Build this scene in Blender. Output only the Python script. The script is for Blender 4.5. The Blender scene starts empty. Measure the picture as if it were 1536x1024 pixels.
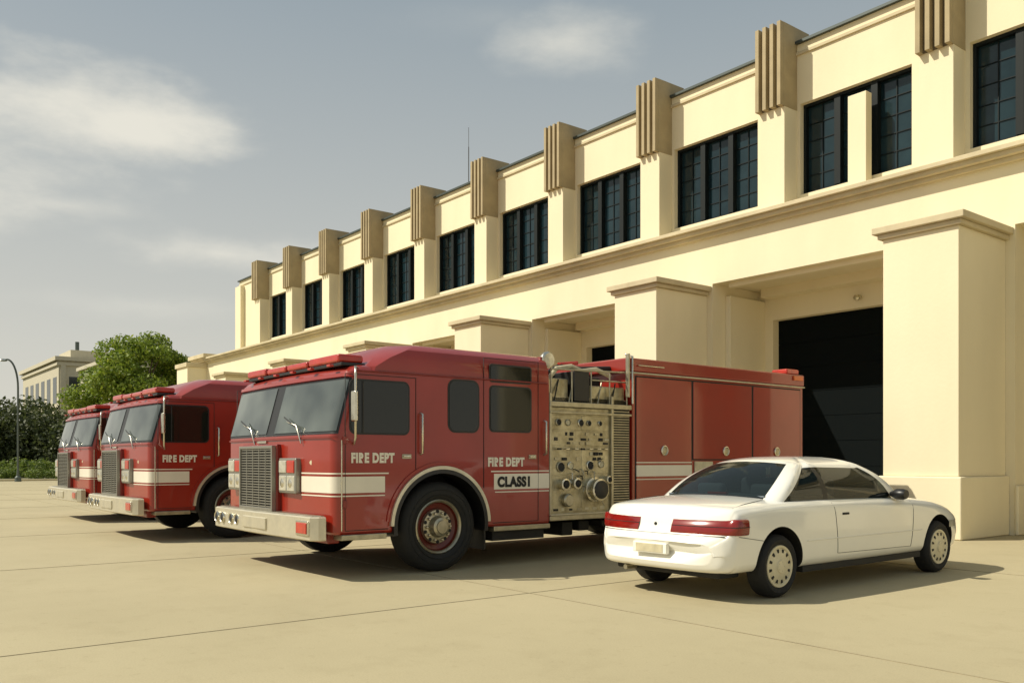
import bpy, bmesh, math, random
import numpy as np
from mathutils import Vector, Matrix
random.seed(7); rng=np.random.default_rng(11)
S=bpy.context.scene; COL=S.collection
S.view_settings.view_transform='Standard'; S.view_settings.look='None'; S.view_settings.exposure=0

# ---------------------------------------------------------------- materials
def mat(name, col, rough=.6, metal=0, var=0.0, vscale=3.0, bump=0.0, bscale=30., coat=0, ior=1.5, col2=None, detail=6, stretch=None, streak=0, rvar=0, lo=.32, hi=.68, spec=None):
    m=bpy.data.materials.new(name); m.use_nodes=True; nt=m.node_tree; N=nt.nodes; L=nt.links
    b=N['Principled BSDF']; b.inputs['Base Color'].default_value=(*col,1)
    b.inputs['Roughness'].default_value=rough; b.inputs['Metallic'].default_value=metal
    b.inputs['IOR'].default_value=ior; b.inputs['Coat Weight'].default_value=coat; b.inputs['Coat Roughness'].default_value=.05
    if spec is not None: b.inputs['Specular IOR Level'].default_value=spec
    tc=N.new('ShaderNodeTexCoord'); src=tc.outputs['Object']
    if stretch:
        mp=N.new('ShaderNodeMapping'); mp.inputs['Scale'].default_value=stretch; L.new(src,mp.inputs[0]); src=mp.outputs[0]
    colout=None
    if var>0 or col2:
        n=N.new('ShaderNodeTexNoise'); n.inputs['Scale'].default_value=vscale; n.inputs['Detail'].default_value=detail; n.inputs['Roughness'].default_value=.62
        L.new(src,n.inputs['Vector'])
        r=N.new('ShaderNodeValToRGB'); r.color_ramp.elements[0].position=lo; r.color_ramp.elements[1].position=hi
        c2=col2 if col2 else tuple(c*(1-var) for c in col)
        r.color_ramp.elements[0].color=(*c2,1); r.color_ramp.elements[1].color=(*col,1)
        L.new(n.outputs[0],r.inputs[0]); colout=r.outputs[0]; L.new(colout,b.inputs['Base Color'])
        if rvar>0:
            q=N.new('ShaderNodeMapRange'); q.inputs['From Min'].default_value=.3; q.inputs['From Max'].default_value=.7
            q.inputs['To Min'].default_value=rough+rvar; q.inputs['To Max'].default_value=rough; L.new(n.outputs[0],q.inputs['Value']); L.new(q.outputs[0],b.inputs['Roughness'])
    if streak>0:
        mp=N.new('ShaderNodeMapping'); mp.inputs['Scale'].default_value=(.9,.9,.22); L.new(tc.outputs['Object'],mp.inputs[0])
        n=N.new('ShaderNodeTexNoise'); n.inputs['Scale'].default_value=1.3; n.inputs['Detail'].default_value=5; n.inputs['Roughness'].default_value=.55; L.new(mp.outputs[0],n.inputs['Vector'])
        r=N.new('ShaderNodeValToRGB'); r.color_ramp.elements[0].position=.25; r.color_ramp.elements[1].position=.6
        r.color_ramp.elements[0].color=(1-streak,1-streak*1.1,1-streak*1.4,1); r.color_ramp.elements[1].color=(1,1,1,1); L.new(n.outputs[0],r.inputs[0])
        x=N.new('ShaderNodeMix'); x.data_type='RGBA'; x.blend_type='MULTIPLY'; x.inputs[0].default_value=1
        L.new(colout,x.inputs[6]); L.new(r.outputs[0],x.inputs[7]); L.new(x.outputs[2],b.inputs['Base Color'])
    if bump>0:
        n2=N.new('ShaderNodeTexNoise'); n2.inputs['Scale'].default_value=bscale; n2.inputs['Detail'].default_value=3
        L.new(src,n2.inputs['Vector'])
        bp=N.new('ShaderNodeBump'); bp.inputs['Strength'].default_value=bump; bp.inputs['Distance'].default_value=.02
        L.new(n2.outputs[0],bp.inputs['Height']); L.new(bp.outputs[0],b.inputs['Normal'])
    return m
M={}
M['stucco']=mat('stucco_cream',(.82,.735,.52),.88,var=.05,vscale=.35,bump=.12,bscale=14,streak=.045)
M['trim']=mat('trim_stone',(.64,.55,.36),.8,var=.2,vscale=1.2,bump=.1,streak=.1)
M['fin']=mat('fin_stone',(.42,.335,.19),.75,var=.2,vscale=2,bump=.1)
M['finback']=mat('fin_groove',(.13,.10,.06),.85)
M['coping']=mat('coping_metal',(.06,.075,.07),.5,.3)
M['frame']=mat('window_frame',(.004,.008,.009),.6,spec=.25)
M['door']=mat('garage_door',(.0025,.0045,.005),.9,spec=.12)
M['roof']=mat('roof_gravel',(.3,.28,.24),.9,var=.2)
M['red']=mat('fire_red_paint',(.30,.016,.005),.30,var=.18,vscale=1.1,coat=.6,rvar=.10,bump=.06,bscale=1.8)
M['redlow']=mat('fire_red_dark',(.22,.013,.006),.4,var=.2,coat=.25)
M['redlens']=mat('red_lens',(.52,.028,.010),.22,var=.3,vscale=9,coat=.5)
M['amber']=mat('amber_lens',(.60,.13,.02),.22)
M['white']=mat('white_stripe',(.76,.71,.59),.4,var=.08,vscale=3)
M['cream']=mat('old_cream_paint',(.62,.56,.38),.45,var=.3,vscale=8)
M['chrome']=mat('chrome',(.76,.72,.60),.2,1,var=.25,vscale=9,rvar=.15)
M['bumper']=mat('bumper_metal',(.68,.63,.49),.30,.6,var=.22,vscale=4,rvar=.2,bump=.06,bscale=12)
M['steel']=mat('brushed_steel',(.50,.46,.34),.36,.85,var=.35,vscale=6,bump=.12,bscale=40)
M['grime']=mat('pump_panel_metal',(.58,.53,.37),.38,.75,col2=(.25,.215,.13),vscale=5,bump=.25,bscale=30,detail=10,lo=.30,hi=.72)
M['dark']=mat('dark_chassis',(.010,.010,.009),.7)
M['rubber']=mat('tire_rubber',(.014,.014,.013),.8,var=.3,vscale=12,bump=.2,bscale=60)
M['black']=mat('black_plastic',(.01,.01,.01),.4)
M['maroon']=mat('rim_maroon',(.13,.014,.008),.4,var=.3,vscale=8,coat=.2)
M['grille']=mat('grille_bars',(.30,.29,.25),.4,.7)
M['lens']=mat('headlamp_lens',(.72,.69,.58),.15,.4,var=.35,vscale=14)
M['tint']=mat('tinted_cab_glass',(.012,.014,.011),.05,ior=1.5)
M['wshield']=mat('windshield_glass',(.125,.145,.13),.06,ior=1.9,col2=(.035,.045,.042),vscale=1.1,detail=2)
M['carwhite']=mat('car_white_paint',(.86,.84,.755),.22,coat=.8,var=.03,vscale=2)
M['carlight']=mat('tail_lamp',(.24,.010,.006),.18,coat=.6,var=.3,vscale=5)
M['hub']=mat('hubcap_ivory',(.72,.65,.45),.4,.1,var=.2,vscale=12)
M['seat']=mat('seat_cloth',(.16,.19,.22),.9)
M['pole']=mat('lamp_pole',(.09,.11,.10),.5,.3)
M['bark']=mat('bark',(.10,.07,.045),.9,var=.4,vscale=6)
M['neigh']=mat('neighbour_stucco',(.56,.51,.38),.9,var=.1)
M['neighglass']=mat('neighbour_glass',(.03,.04,.04),.15)
M['antenna']=mat('antenna_metal',(.1,.1,.1),.5,.5)
M['glass']=mat('window_glass',(.018,.040,.050),.08,ior=1.42,col2=(.007,.018,.024),vscale=.8)
m=bpy.data.materials.new('car_glass'); m.use_nodes=True; nt=m.node_tree
b=nt.nodes['Principled BSDF']; b.inputs['Base Color'].default_value=(.012,.018,.018,1); b.inputs['Roughness'].default_value=.03; b.inputs['IOR'].default_value=1.6
tr=nt.nodes.new('ShaderNodeBsdfTransparent'); tr.inputs[0].default_value=(.5,.58,.56,1)
mx=nt.nodes.new('ShaderNodeMixShader'); mx.inputs[0].default_value=.40
nt.links.new(b.outputs[0],mx.inputs[1]); nt.links.new(tr.outputs[0],mx.inputs[2]); nt.links.new(mx.outputs[0],nt.nodes['Material Output'].inputs[0])
M['carglass']=m
def concrete():
    m=bpy.data.materials.new('concrete_apron'); m.use_nodes=True; nt=m.node_tree; N=nt.nodes; L=nt.links
    b=N['Principled BSDF']; b.inputs['Roughness'].default_value=.88
    tc=N.new('ShaderNodeTexCoord')
    def noise(sc,det,rgh=.6):
        n=N.new('ShaderNodeTexNoise'); n.inputs['Scale'].default_value=sc; n.inputs['Detail'].default_value=det; n.inputs['Roughness'].default_value=rgh
        L.new(tc.outputs['Object'],n.inputs['Vector']); return n.outputs[0]
    def ramp(s,a,b_,ca,cb):
        r=N.new('ShaderNodeValToRGB'); r.color_ramp.elements[0].position=a; r.color_ramp.elements[1].position=b_
        r.color_ramp.elements[0].color=(*ca,1); r.color_ramp.elements[1].color=(*cb,1); L.new(s,r.inputs[0]); return r.outputs[0]
    def mul(a,c):
        x=N.new('ShaderNodeMix'); x.data_type='RGBA'; x.blend_type='MULTIPLY'; x.inputs[0].default_value=1
        L.new(a,x.inputs[6]); L.new(c,x.inputs[7]); return x.outputs[2]
    o=ramp(noise(.30,5),.3,.7,(.385,.33,.20),(.44,.38,.235))
    o=mul(o,ramp(noise(1.3,8,.7),.25,.48,(.90,.89,.87),(1,1,1)))
    o=mul(o,ramp(noise(9,6,.7),.30,.42,(.90,.89,.87),(1,1,1)))
    o=mul(o,ramp(noise(70,3),.35,.65,(.93,.93,.93),(1.04,1.04,1.04)))
    L.new(o,b.inputs['Base Color'])
    bp=N.new('ShaderNodeBump'); bp.inputs['Strength'].default_value=.12; bp.inputs['Distance'].default_value=.01
    L.new(noise(90,3),bp.inputs['Height']); L.new(bp.outputs[0],b.inputs['Normal'])
    return m
M['concrete']=concrete()
M['joint']=mat('concrete_joint',(.31,.26,.16),.95,var=.3,vscale=2)
M['soil']=mat('dry_ground',(.22,.19,.11),.95,col2=(.10,.12,.05),vscale=.15)
def leafmat(name,c1,c2,c3):
    m=bpy.data.materials.new(name); m.use_nodes=True; nt=m.node_tree; N=nt.nodes; L=nt.links
    b=N['Principled BSDF']; b.inputs['Roughness'].default_value=.6
    g=N.new('ShaderNodeNewGeometry'); r=N.new('ShaderNodeValToRGB')
    r.color_ramp.elements[0].color=(*c1,1); r.color_ramp.elements[1].color=(*c3,1); e=r.color_ramp.elements.new(.5); e.color=(*c2,1)
    L.new(g.outputs['Random Per Island'],r.inputs[0]); L.new(r.outputs[0],b.inputs['Base Color'])
    t=N.new('ShaderNodeBsdfTranslucent'); L.new(r.outputs[0],t.inputs[0])
    x=N.new('ShaderNodeMixShader'); x.inputs[0].default_value=.4; L.new(b.outputs[0],x.inputs[1]); L.new(t.outputs[0],x.inputs[2]); L.new(x.outputs[0],N['Material Output'].inputs[0])
    return m
M['leaf']=leafmat('leaf_green',(.11,.17,.012),(.19,.27,.025),(.29,.34,.04))
M['leafd']=leafmat('leaf_dark',(.04,.055,.018),(.07,.09,.026),(.11,.13,.04))
M['shrub']=leafmat('leaf_shrub',(.09,.14,.02),(.14,.20,.03),(.21,.25,.05))

# ---------------------------------------------------------------- helpers
def empty(name,loc=(0,0,0)):
    e=bpy.data.objects.new(name,None); COL.objects.link(e); e.location=loc; e.empty_display_size=.3; return e
def obj(name,verts,faces,mats,parent=None,smooth=None,midx=None):
    me=bpy.data.meshes.new(name); me.from_pydata([tuple(map(float,v)) for v in verts],[],faces)
    if not isinstance(mats,(list,tuple)): mats=[mats]
    for k in mats: me.materials.append(M[k])
    if midx is not None: me.polygons.foreach_set('material_index',midx)
    bm=bmesh.new(); bm.from_mesh(me); bmesh.ops.recalc_face_normals(bm,faces=bm.faces); bm.to_mesh(me); bm.free()
    if smooth is not None:
        me.polygons.foreach_set('use_smooth',[True]*len(me.polygons)); me.set_sharp_from_angle(angle=math.radians(smooth))
    me.update()
    o=bpy.data.objects.new(name,me); COL.objects.link(o)
    if parent: o.parent=parent
    return o
class Batch:
    def __init__(s): s.v=[]; s.f=[]
    def box(s,x0,x1,y0,y1,z0,z1):
        if x0>x1:x0,x1=x1,x0
        if y0>y1:y0,y1=y1,y0
        n=len(s.v); s.v+=[(x0,y0,z0),(x1,y0,z0),(x1,y1,z0),(x0,y1,z0),(x0,y0,z1),(x1,y0,z1),(x1,y1,z1),(x0,y1,z1)]
        for f in ((0,3,2,1),(4,5,6,7),(0,1,5,4),(1,2,6,5),(2,3,7,6),(3,0,4,7)): s.f.append([n+i for i in f])
    def make(s,name,m,parent,bev=0,seg=2):
        o=obj(name,s.v,s.f,m,parent)
        if bev:
            b=o.modifiers.new('b','BEVEL'); b.width=bev; b.segments=seg; b.limit_method='ANGLE'
            for p in o.data.polygons: p.use_smooth=True
            b.harden_normals=True
        return o
def box(name,x0,x1,y0,y1,z0,z1,m,parent,bev=0,seg=2):
    b=Batch(); b.box(x0,x1,y0,y1,z0,z1); return b.make(name,m,parent,bev,seg)
def loft(name,rings,m,parent,closed=True,cap=False,smooth=35):
    n=len(rings[0]); V=[p for r in rings for p in r]; F=[]
    for i in range(len(rings)-1):
        for j in range(n if closed else n-1):
            k=(j+1)%n; F.append([i*n+j,i*n+k,(i+1)*n+k,(i+1)*n+j])
    if cap: F.append(list(range(n))[::-1]); F.append([(len(rings)-1)*n+j for j in range(n)])
    return obj(name,V,F,m,parent,smooth)
def plate(name,pts,x0,x1,m,parent,bev=0):
    n=len(pts); V=[(x0,y,z) for y,z in pts]+[(x1,y,z) for y,z in pts]
    F=[list(range(n)),list(range(n,2*n))[::-1]]+[[i,(i+1)%n,n+(i+1)%n,n+i] for i in range(n)]
    return obj(name,V,F,m,parent)
def rrect(y0,y1,z0,z1,r,n=5):
    P=[]
    for cy,cz,a in ((y1-r,z1-r,0),(y0+r,z1-r,90),(y0+r,z0+r,180),(y1-r,z0+r,270)):
        for i in range(n+1):
            t=math.radians(a+90*i/n); P.append((cy+r*math.cos(t),cz+r*math.sin(t)))
    return P
def lathe(name,prof,c,m,parent,n=36,axis='x',sgn=1,smooth=40):
    V=[];F=[]
    for r,a in prof:
        for i in range(n):
            t=2*math.pi*i/n
            if axis=='x': V.append((c[0]+a*sgn,c[1]+r*math.cos(t),c[2]+r*math.sin(t)))
            elif axis=='y': V.append((c[0]+r*math.cos(t),c[1]+a*sgn,c[2]+r*math.sin(t)))
            else: V.append((c[0]+r*math.cos(t),c[1]+r*math.sin(t),c[2]+a*sgn))
    for i in range(len(prof)-1):
        for j in range(n):
            k=(j+1)%n; F.append([i*n+j,i*n+k,(i+1)*n+k,(i+1)*n+j])
    return obj(name,V,F,m,parent,smooth)
def tube(name,pts,r,m,parent,cyc=False,res=3):
    cu=bpy.data.curves.new(name,'CURVE'); cu.dimensions='3D'; sp=cu.splines.new('POLY'); sp.points.add(len(pts)-1)
    for i,p in enumerate(pts): sp.points[i].co=(*p,1)
    sp.use_cyclic_u=cyc; cu.bevel_depth=r; cu.bevel_resolution=res; cu.use_fill_caps=True; cu.materials.append(M[m])
    o=bpy.data.objects.new(name,cu); COL.objects.link(o)
    if parent:o.parent=parent
    return o
def arcband(name,cy,cz,r0,r1,x0,x1,a0,a1,m,parent,n=32):
    V=[];F=[]
    for i in range(n+1):
        t=math.radians(a0+(a1-a0)*i/n); c,s=math.cos(t),math.sin(t)
        V+=[(x0,cy+r0*c,cz+r0*s),(x0,cy+r1*c,cz+r1*s),(x1,cy+r1*c,cz+r1*s),(x1,cy+r0*c,cz+r0*s)]
    for i in range(n):
        for j in range(4): F.append([4*i+j,4*i+(j+1)%4,4*i+4+(j+1)%4,4*i+4+j])
    F.append([0,1,2,3]); F.append([4*n+3,4*n+2,4*n+1,4*n])
    return obj(name,V,F,m,parent,30)
def text(name,body,y,z,size,x,m,parent,bold=.006,sx=1):
    cu=bpy.data.curves.new(name,'FONT'); cu.body=body; cu.size=size; cu.extrude=.002; cu.offset=bold; cu.space_character=1.12; cu.materials.append(M[m])
    o=bpy.data.objects.new(name,cu); COL.objects.link(o); o.parent=parent
    o.location=(x,y,z); o.rotation_euler=(math.pi/2,0,math.pi/2); o.scale=(sx,1,1); return o

# ---------------------------------------------------------------- ground
F=(-.786,.618); R=(.618,.786)
def W(px,d,z=0):
    u=(px-768)/1320; return Vector((d*(F[0]+R[0]*u),d*(F[1]+R[1]*u),z))
obj('ground',[(-1500,-1500,-.02),(1500,-1500,-.02),(1500,1500,-.02),(-1500,1500,-.02)],[[0,1,2,3]],'soil')
obj('concrete_pavement',[(-72,-60,0),(60,-60,0),(60,40,0),(-72,40,0)],[[0,1,2,3]],'concrete')
jb=Batch()
for i in range(-11,6):
    x=-7.7+6*i; jb.box(x-.006,x+.006,-60,16,-.01,.004)
for i in range(-6,4):
    y=6.3+6*i
    if y<16:
        for k in range(-11,6): jb.box(-7.7+6*k+.012,-7.7+6*k+5.988,y-.006,y+.006,-.01,.004)
jb.make('pavement_joints','joint',None)
kb=Batch(); kb.box(-72.2,-72.0,-60,40,-.01,.13); kb.make('kerb','trim',None,.02)

# ---------------------------------------------------------------- fire station
B=empty('fire_station')
XR=6.0; XL=-50.3
pit=4.13; fx=[-8.82-pit*i for i in range(-3,10)]
walls=Batch(); pil=Batch(); fins=Batch(); finb=Batch(); gl=Batch(); fr=Batch(); mun=Batch(); trim=Batch()
Yf=19.28
walls.box(XL,XR,Yf,Yf+.35,7.76,8.13)
walls.box(XL,XR,Yf,Yf+.35,10.4,11.62)
fxs=sorted(fx)
prev=XL
for i,c in enumerate(fxs):
    x0=c+.10; x1=(fxs[i+1]-.75-.42) if i+1<len(fxs) else XR-.5
    walls.box(prev,x0,Yf,Yf+.35,8.13,10.4)
    w=x1-x0; g=.07
    fr.box(x0,x0+g,Yf+.14,Yf+.26,8.13,10.4); fr.box(x1-g,x1,Yf+.14,Yf+.26,8.13,10.4)
    fr.box(x0+g,x1-g,Yf+.14,Yf+.26,10.33,10.4); fr.box(x0+g,x1-g,Yf+.14,Yf+.26,8.13,8.2)
    for k in (1,2):
        xm=x0+w*k/3; fr.box(xm-.08,xm+.08,Yf+.10,Yf+.26,8.2,10.33)
    for k in range(3):
        a=x0+w*k/3+.07; bb=x0+w*(k+1)/3-.07; xm=(a+bb)/2
        t=random.uniform(-.006,.006); t2=random.uniform(-.004,.004)
        n=len(gl.v); gl.v+=[(a,Yf+.262+t,8.15),(bb,Yf+.262-t,8.15),(bb,Yf+.262-t+t2,10.38),(a,Yf+.262+t+t2,10.38),(a,Yf+.30,8.15),(bb,Yf+.30,8.15),(bb,Yf+.30,10.38),(a,Yf+.30,10.38)]
        for f in ((0,1,2,3),(4,5,6,7),(0,1,5,4),(1,2,6,5),(2,3,7,6),(3,0,4,7)): gl.f.append([n+q for q in f])
        mun.box(xm-.010,xm+.010,Yf+.235,Yf+.25,8.2,10.33)
        for q in range(1,5):
            z=8.2+2.13*q/5; mun.box(a,bb,Yf+.238,Yf+.252,z-.009,z+.009)
    prev=x1
walls.box(prev,XR,Yf,Yf+.35,8.13,10.4)
trim2=Batch(); trim2.box(XL,XR,Yf-.05,Yf+.35,11.62,11.70)
walls.box(XL,XR,Yf-.0,Yf+.35,11.70,11.90)
cop=Batch(); cop.box(XL-.06,XR,Yf-.10,Yf+.42,11.90,11.965)
for c in fxs:
    pil.box(c-.74,c,18.76,Yf+.003,7.78,10.28)
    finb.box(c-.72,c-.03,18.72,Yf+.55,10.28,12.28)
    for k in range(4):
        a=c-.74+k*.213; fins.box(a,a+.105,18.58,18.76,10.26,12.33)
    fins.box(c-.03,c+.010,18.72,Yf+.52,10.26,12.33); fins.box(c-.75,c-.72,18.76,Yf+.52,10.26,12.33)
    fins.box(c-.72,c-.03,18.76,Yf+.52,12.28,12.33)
pil.box(-11.36,-10.9,18.95,19.2,7.80,10.02)
pil.box(XL-.02,XL+.8,Yf-.25,Yf+.6,7.78,11.55)
walls.box(XL,XL+.35,Yf+.35,38,7.76,11.9); walls.box(XR-.35,XR,Yf+.35,38,0,11.9); walls.box(XL,XR,38,38.35,0,11.9)
rf=Batch(); rf.box(XL+.35,XR-.35,Yf+.36,38,11.3,11.4); rf.make('roof_deck','roof',B)
trim.box(-56.3,XR,18.42,19.27,7.66,7.76); trim.box(-56.3,XR,18.52,19.27,7.56,7.66); trim.box(-56.3,XR,18.66,19.27,7.46,7.56)
walls.box(-56.3,XR,18.8,19.3,6.22,7.46)
cap=Batch(); pier=Batch(); pl=Batch(); doors=Batch(); sof=Batch()
pc=[-7.8-7.6*k for k in range(-1,6)]
pcs=sorted(pc)
for i,c in enumerate(pcs):
    pier.box(c-1.5,c,16.8,18.8,1.19,5.92); pl.box(c-1.58,c+.08,16.72,18.8,0,1.19)
    cap.box(c-1.58,c+.08,16.72,18.8,5.92,6.02); cap.box(c-1.66,c+.16,16.64,18.8,6.02,6.16)
    walls.box(c-1.75,c+.18,18.8,20.9,0,6.22)
    pl.box(c+.18,c+.26,18.76,20.88,0,1.0)
    pier.box(c+.18,c+.34,19.35,20.9,0.0,5.95)
ends=[-56.3+0.3]+[c+.18 for c in pcs]; starts=[c-1.75 for c in pcs]+[XR]
for a,bx in zip(ends,starts):
    walls.box(a,bx,20.9,21.3,5.4,6.22)
    d0=a+.42; d1=bx-.3
    walls.box(a,d0,20.9,21.3,0,5.4); walls.box(d1,bx,20.9,21.3,0,5.4)
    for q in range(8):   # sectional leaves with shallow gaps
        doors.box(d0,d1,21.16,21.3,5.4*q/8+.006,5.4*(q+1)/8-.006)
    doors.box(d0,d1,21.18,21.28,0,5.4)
    sof.box(a,bx,19.3,20.9,6.22,6.4)
    sof.box(a+.34,bx,19.05,19.25,6.10,6.222); sof.box(a+.34,bx,20.45,20.9,5.98,6.222)
walls.box(-56.3,-56.0,18.8,30,0,7.46); walls.box(-56.3,XL,30,30.3,0,7.46); walls.box(-56.0,XL,20,30,7.2,7.46)
trim.box(-56.3,XL-.06,19.27,30,7.5,7.6)
cap.box(-56.5,-53.6,18.3,20.5,7.76,8.0)
pier.box(-56.4,-54.4,17.6,18.8,0,7.2); cap.box(-56.5,-54.3,17.5,18.8,7.2,7.46)
walls.make('walls','stucco',B); pil.make('pilasters','stucco',B,.012); fins.make('fluted_fins','fin',B,.006); finb.make('fin_backs','finback',B)
gl.make('window_glass','glass',B); fr.make('window_frames','frame',B); mun.make('window_muntins','frame',B)
trim2.make('parapet_moulding','trim',B,.01); cop.make('coping','coping',B); trim.make('belt_cornice','trim',B,.012)
pier.make('piers','stucco',B,.015); pl.make('plinths','stucco',B,.03); cap.make('pier_caps','trim',B,.02)
doors.make('garage_doors','door',B); sof.make('soffits','stucco',B,.01)
for c in pcs[1:]:
    lathe('bay_lamp',[(0,.0),(.09,.0),(.11,.06),(.06,.12),(0,.12)],(c+3.2,20.8,5.7),'chrome',B,16,'z',-1)
an=W(703,36); tube('roof_antenna_mast',[(an.x,an.y,11.4),(an.x,an.y,14.3)],.02,'antenna',B); tube('roof_antenna_rod',[(an.x,an.y,14.3),(an.x,an.y,15.1)],.01,'antenna',B)

# ---------------------------------------------------------------- fire truck
def cut(o,cutters):
    for c in cutters:
        md=o.modifiers.new('c','BOOLEAN'); md.operation='DIFFERENCE'; md.object=c; md.solver='EXACT'
        try: md.material_mode='TRANSFER'
        except Exception: pass
    dg=bpy.context.evaluated_depsgraph_get(); ev=o.evaluated_get(dg); me=bpy.data.meshes.new_from_object(ev)
    o.modifiers.clear(); o.data=me
    me.polygons.foreach_set('use_smooth',[True]*len(me.polygons)); me.set_sharp_from_angle(angle=math.radians(32))
    for c in cutters: bpy.data.objects.remove(c)
def cyl_cut(y,z,r,x0,x1,mk,parent):
    n=48;V=[]
    for x in (x0,x1):
        for i in range(n): t=2*math.pi*i/n; V.append((x,y+r*math.cos(t),z+r*math.sin(t)))
    Fc=[[i,(i+1)%n,n+(i+1)%n,n+i] for i in range(n)]+[list(range(n))[::-1],list(range(n,2*n))]
    return obj('cutter',V,Fc,mk,parent)
CW=1.8; CX=-1.8
def yf(z):
    if z<1.82: return .20
    return .20+.20*(z-1.82)/.73
def front(z,off=0,inset=0,r=.14,bow=.07):
    w=CW-inset; y0=yf(z)+inset; P=[]
    for i in range(9):
        t=math.radians(-90*i/8); nx,ny=math.cos(t),math.sin(t)
        P.append((CX+w-r+(r+off)*nx, y0+bow+r+(r+off)*ny, z))
    for i in range(1,24):
        x=(w-r)*(1-2*i/24); k=x/(w-r)
        P.append((CX+x,y0+bow*k*k-off,z))
    for i in range(9):
        t=math.radians(-90-90*i/8); nx,ny=math.cos(t),math.sin(t)
        P.append((CX-(w-r)+(r+off)*nx, y0+bow+r+(r+off)*ny, z))
    return P
def cabring(z,inset=0):
    f=front(z,0,inset); w=CW-inset
    return [(CX+w,3.76,z)]+f+[(CX-w,3.76,z)]
def wrap(name,z0,z1,off,m,T,i0,i1,yend=None,nz=2):
    rings=[]
    for k in range(nz):
        z=z0+(z1-z0)*k/(nz-1); f=front(z,off)[i0:i1]
        if yend is not None: f=[(CX+CW+off,yend,z)]+f
        rings.append(f)
    return loft(name,rings,m,T,closed=False)
def wheel(T,x,y,r,sgn,name):
    k=r/.605
    lathe(name+'_tire',[(.36*k,-.05),(.40*k,-.005),(.46*k,.012),(.53*k,.005),(.58*k,-.03),(.605*k,-.075),(.605*k,-.31),(.56*k,-.35),(.3*k,-.36)],(x,y,r),'rubber',T,48,sgn=sgn)
    for rr_ in (.43,.50): lathe(name+'_sidewall_rib',[((rr_-.006)*k,.006),(rr_*k,.016),((rr_+.006)*k,.006)],(x,y,r),'rubber',T,40,sgn=sgn)
    lathe(name+'_rim_outer',[(.37*k,-.03),(.355*k,-.02),(.335*k,-.035),(.325*k,-.06)],(x,y,r),'steel',T,40,sgn=sgn)
    lathe(name+'_rim',[(.33*k,-.05),(.31*k,-.10),(.245*k,-.125),(.235*k,-.11)],(x,y,r),'maroon',T,40,sgn=sgn)
    lathe(name+'_disc',[(.24*k,-.12),(.225*k,-.07),(.15*k,-.06),(.14*k,-.02),(.125*k,.03),(.09*k,.045),(.085*k,.06),(.0,.062)],(x,y,r),'steel',T,32,sgn=sgn)
    for i in range(10):
        t=2*math.pi*i/10; yy=y+.185*k*math.cos(t); zz=r+.185*k*math.sin(t)
        lathe(name+'_lug',[(.02,-.07),(.02,-.03),(.012,-.02),(0,-.02)],(x,yy,zz),'chrome',T,8,sgn=sgn)
        t+=math.pi/10; yy=y+.205*k*math.cos(t); zz=r+.205*k*math.sin(t)
        lathe(name+'_vent',[(.026,-.0635),(0,-.063)],(x,yy,zz),'dark',T,10,sgn=sgn)

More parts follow.
